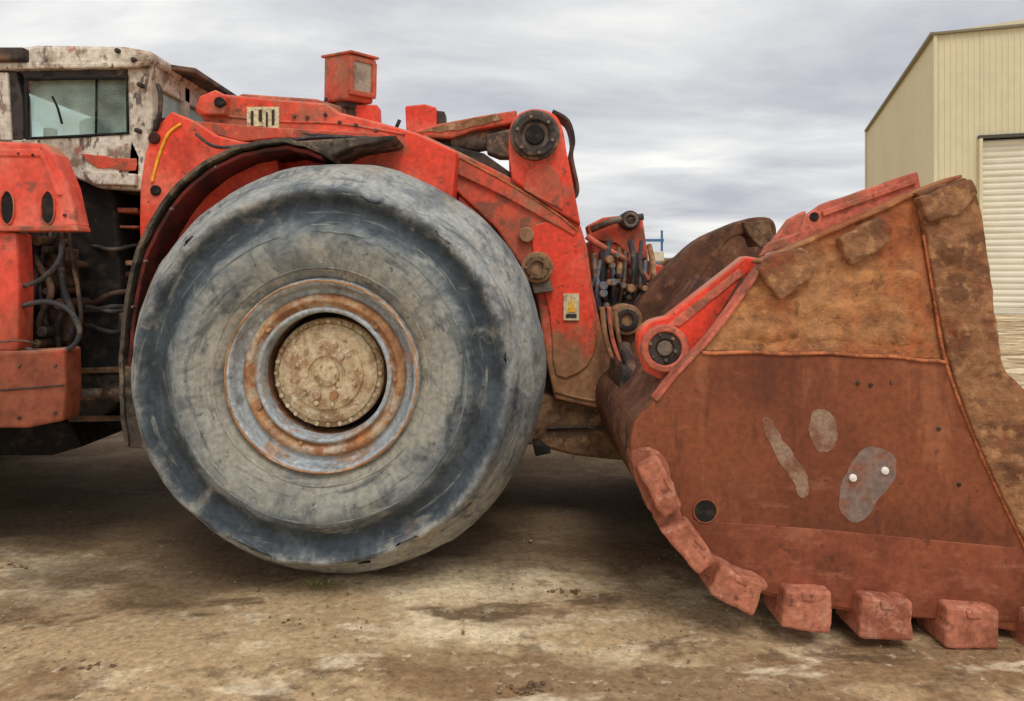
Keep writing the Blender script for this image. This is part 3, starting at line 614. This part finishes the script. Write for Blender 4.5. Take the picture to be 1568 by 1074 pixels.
blue=M("blue_rack_paint",s(60,110,160),[(s(100,110,115),3,.5,.6,.6)],rough=.6,bump=0)
RK=empty("pallet_rack",W(998,425,22)); RK.location.z=0; CUR[0]=RK
for k,dx in enumerate((-.3,.3)):
    c=RK.location+Vector((dx,0,0)); box("upright_%d"%k,(c.x,c.y,1.45),(.06,.06,2.9),blue)
for k,z in enumerate((1.0,1.9,2.6)): box("beam_%d"%k,(RK.location.x,RK.location.y-.05,z),(.7,.06,.08),blue)
box("load",(RK.location.x+.1,RK.location.y+.2,2.12),(.5,.6,.3),conc,(0,0,0),.03)
WS=empty("low_workshop",W(1040,425,60)); WS.location.z=0; CUR[0]=WS
lw=WS.location; box("walls",(lw.x+1,lw.y,1.4),(9,5,2.8),conc); box("roof",(lw.x+1,lw.y,2.9),(9.5,5.5,.2),trim); box("door",(lw.x,lw.y-2.52,1.1),(2,.05,2.2),dgap)
CUR[0]=None
# ================================================================ GROUND
gm=M("dusty_ground",s(190,162,124),[(s(238,216,178),(.75,1.3,1),.48,.60,.95,.3),(s(144,114,82),(.6,1.3,1),.50,.61,.9,.3),(s(108,86,64),(1.5,2.8,1),.55,.64,.85,.2),(s(240,222,190),(2.4,4.2,1),.55,.66,.7,.2),(s(112,90,68),7,.57,.68,.6),(s(232,214,184),16,.59,.70,.6),(s(96,78,60),40,.60,.68,.6)],rough=.95,bump=.8,bscale=22,bdist=.02,spec=.12,shade_stain=(s(112,90,68),3.1,4.1))  # darker around and under the loader: its shade and oily dirt in one colour
def axis(a,b,dense0,dense1,step,grow=1.25):
    v=[]; x=dense0
    while x<=dense1: v.append(x); x+=step
    st=step; x=dense0
    l=[]
    while x>a: st*=grow; x-=st; l.append(max(x,a))
    st=step; x=v[-1]; r=[]
    while x<b: st*=grow; x+=st; r.append(min(x,b))
    return l[::-1]+v+r
xs=axis(-700,700,-4,4,.045); ys=axis(-60,1200,1.4,7.0,.045)
bm=bmesh.new(); g=[]
for y in ys:
    row=[]
    for x in xs:
        z=0
        if abs(x)<30 and y<40:
            z=.018*noise.fractal(Vector((x*1.1,y*1.1,0)),1,2,6)-.008
            z=min(z,.004)
        row.append(bm.verts.new((x,y,z)))
    g.append(row)
for i in range(len(ys)-1):
    for j in range(len(xs)-1): bm.faces.new((g[i][j],g[i][j+1],g[i+1][j+1],g[i+1][j]))
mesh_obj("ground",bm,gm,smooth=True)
bm=bmesh.new()
def stone(x,y,r,fl=.5):
    m=bmesh.ops.create_icosphere(bm,subdivisions=1,radius=r)
    for v in m['verts']:
        v.co*=random.uniform(.7,1.25); v.co.z*=fl; v.co+=Vector((x,y,r*fl*.2))
for i in range(3200):
    y=1.9+random.random()**1.4*6; x=random.uniform(-.75,.75)*y
    if noise.noise(Vector((x*1.5,y*1.5,7)))<-.05: continue
    stone(x,y,random.uniform(.002,.007) if random.random()<.975 else random.uniform(.008,.015))
mesh_obj("gravel",bm,M("gravel_stone",s(172,146,114),[(s(100,82,64),9,.4,.6,.85),(s(214,196,166),14,.55,.65,.8)],rough=.9,bump=0))
bm=bmesh.new()
for (px,py,n,rr) in ((870,906,12,.013),(145,1020,12,.013),(815,1056,18,.012),(790,1060,10,.011),(445,952,6,.009),(40,866,6,.009)):
    d=H*F/(py-CY); c=W(px,py,d)
    for k in range(n): stone(c.x+random.gauss(0,.035),d+random.gauss(0,.02),rr*random.uniform(.4,1.2),.5)
mesh_obj("dirt_clods",bm,M("dark_dirt",s(104,82,60),[(s(140,114,86),12,.45,.6,.8)],rough=.95,bump=.5))
bm=bmesh.new(); d=3.60
for k in range(40):
    bx=W(490+random.gauss(0,9),0,d).x; by=d-.03+random.uniform(-.03,.03); a=random.uniform(0,6.28); l=random.uniform(.025,.06); w=.005
    dv=Vector((math.cos(a),math.sin(a)*.6,random.uniform(.4,1.6))).normalized(); sd=Vector((-math.sin(a),math.cos(a),0))*w
    p=Vector((bx,by,0)); q=p+dv*l*.6+sd; q2=p+dv*l*.6-sd; e2=p+dv*l+Vector((0,0,-.012))
    vs=[bm.verts.new(t) for t in (p,q,e2,q2)]; bm.faces.new(vs)
mesh_obj("weed",bm,M("weed_leaf",s(132,132,72),[(s(150,138,78),20,.5,.6,.8)],rough=.7,bump=0))
# ================================================================ WORLD / LIGHT
w=bpy.data.worlds.new("World"); scene.world=w; w.use_nodes=True; nt=w.node_tree; N=nt.nodes; L=nt.links
bg=N['Background']; bg.inputs[1].default_value=.118
SE=math.radians(55); SR=math.radians(168)
sky=N.new('ShaderNodeTexSky'); sky.sky_type='NISHITA'; sky.sun_disc=False; sky.sun_elevation=SE; sky.sun_rotation=SR
t=N.new('ShaderNodeTexCoord'); sp=N.new('ShaderNodeSeparateXYZ'); L.new(t.outputs['Generated'],sp.inputs[0])
def mth(op,a,b):
    q=N.new('ShaderNodeMath'); q.operation=op
    for i,v in ((0,a),(1,b)):
        if isinstance(v,(int,float)): q.inputs[i].default_value=v
        else: L.new(v,q.inputs[i])
    return q.outputs[0]
zc=mth('ADD',mth('MAXIMUM',sp.outputs[2],0),.16)
cb=N.new('ShaderNodeCombineXYZ'); L.new(mth('DIVIDE',sp.outputs[0],zc),cb.inputs[0]); L.new(mth('DIVIDE',sp.outputs[1],zc),cb.inputs[1])
mp=N.new('ShaderNodeMapping'); mp.inputs['Scale'].default_value=(.85,1.4,1); mp.inputs['Rotation'].default_value=(0,0,math.radians(-25)); mp.inputs['Location'].default_value=(3.1,1.2,0); L.new(cb.outputs[0],mp.inputs[0])
nz=N.new('ShaderNodeTexNoise'); nz.inputs['Scale'].default_value=1.05; nz.inputs['Detail'].default_value=8; nz.inputs['Roughness'].default_value=.55; nz.inputs['Distortion'].default_value=.3; L.new(mp.outputs[0],nz.inputs['Vector'])
cr=N.new('ShaderNodeValToRGB'); L.new(nz.outputs['Fac'],cr.inputs[0]); e=cr.color_ramp.elements
e[0].position=.32; e[0].color=(.43,.44,.49,1); e[1].position=.68; e[1].color=(.88,.87,.84,1)
x=e.new(.45); x.color=(.56,.565,.59,1); x=e.new(.56); x.color=(.69,.69,.69,1)
sc=N.new('ShaderNodeVectorMath'); sc.operation='SCALE'; L.new(cr.outputs[0],sc.inputs[0]); sc.inputs['Scale'].default_value=10.0
mx=N.new('ShaderNodeMix'); mx.data_type='RGBA'; mx.inputs[0].default_value=.95; L.new(sky.outputs[0],mx.inputs[6]); L.new(sc.outputs[0],mx.inputs[7]); L.new(mx.outputs[2],bg.inputs[0])
sl=bpy.data.lights.new("sun","SUN"); sl.energy=1.4; sl.angle=math.radians(25); sl.color=(1,.96,.9)
so=bpy.data.objects.new("sun",sl); link(so)
dvec=Vector((math.sin(SR)*math.cos(SE),math.cos(SR)*math.cos(SE),math.sin(SE)))
so.rotation_euler=dvec.to_track_quat('Z','Y').to_euler()
# ================================================================ CAMERA
cam=bpy.data.cameras.new("camera"); co=bpy.data.objects.new("camera",cam); link(co)
co.location=(0,0,H); co.rotation_euler=(math.radians(90),0,0)
cam.sensor_width=36; cam.lens=36*F/1568; cam.shift_y=-(537-CY)/1568; cam.clip_end=3000; cam.clip_start=.05
scene.camera=co
scene.view_settings.view_transform='Standard'; scene.view_settings.look='None'; scene.view_settings.exposure=0
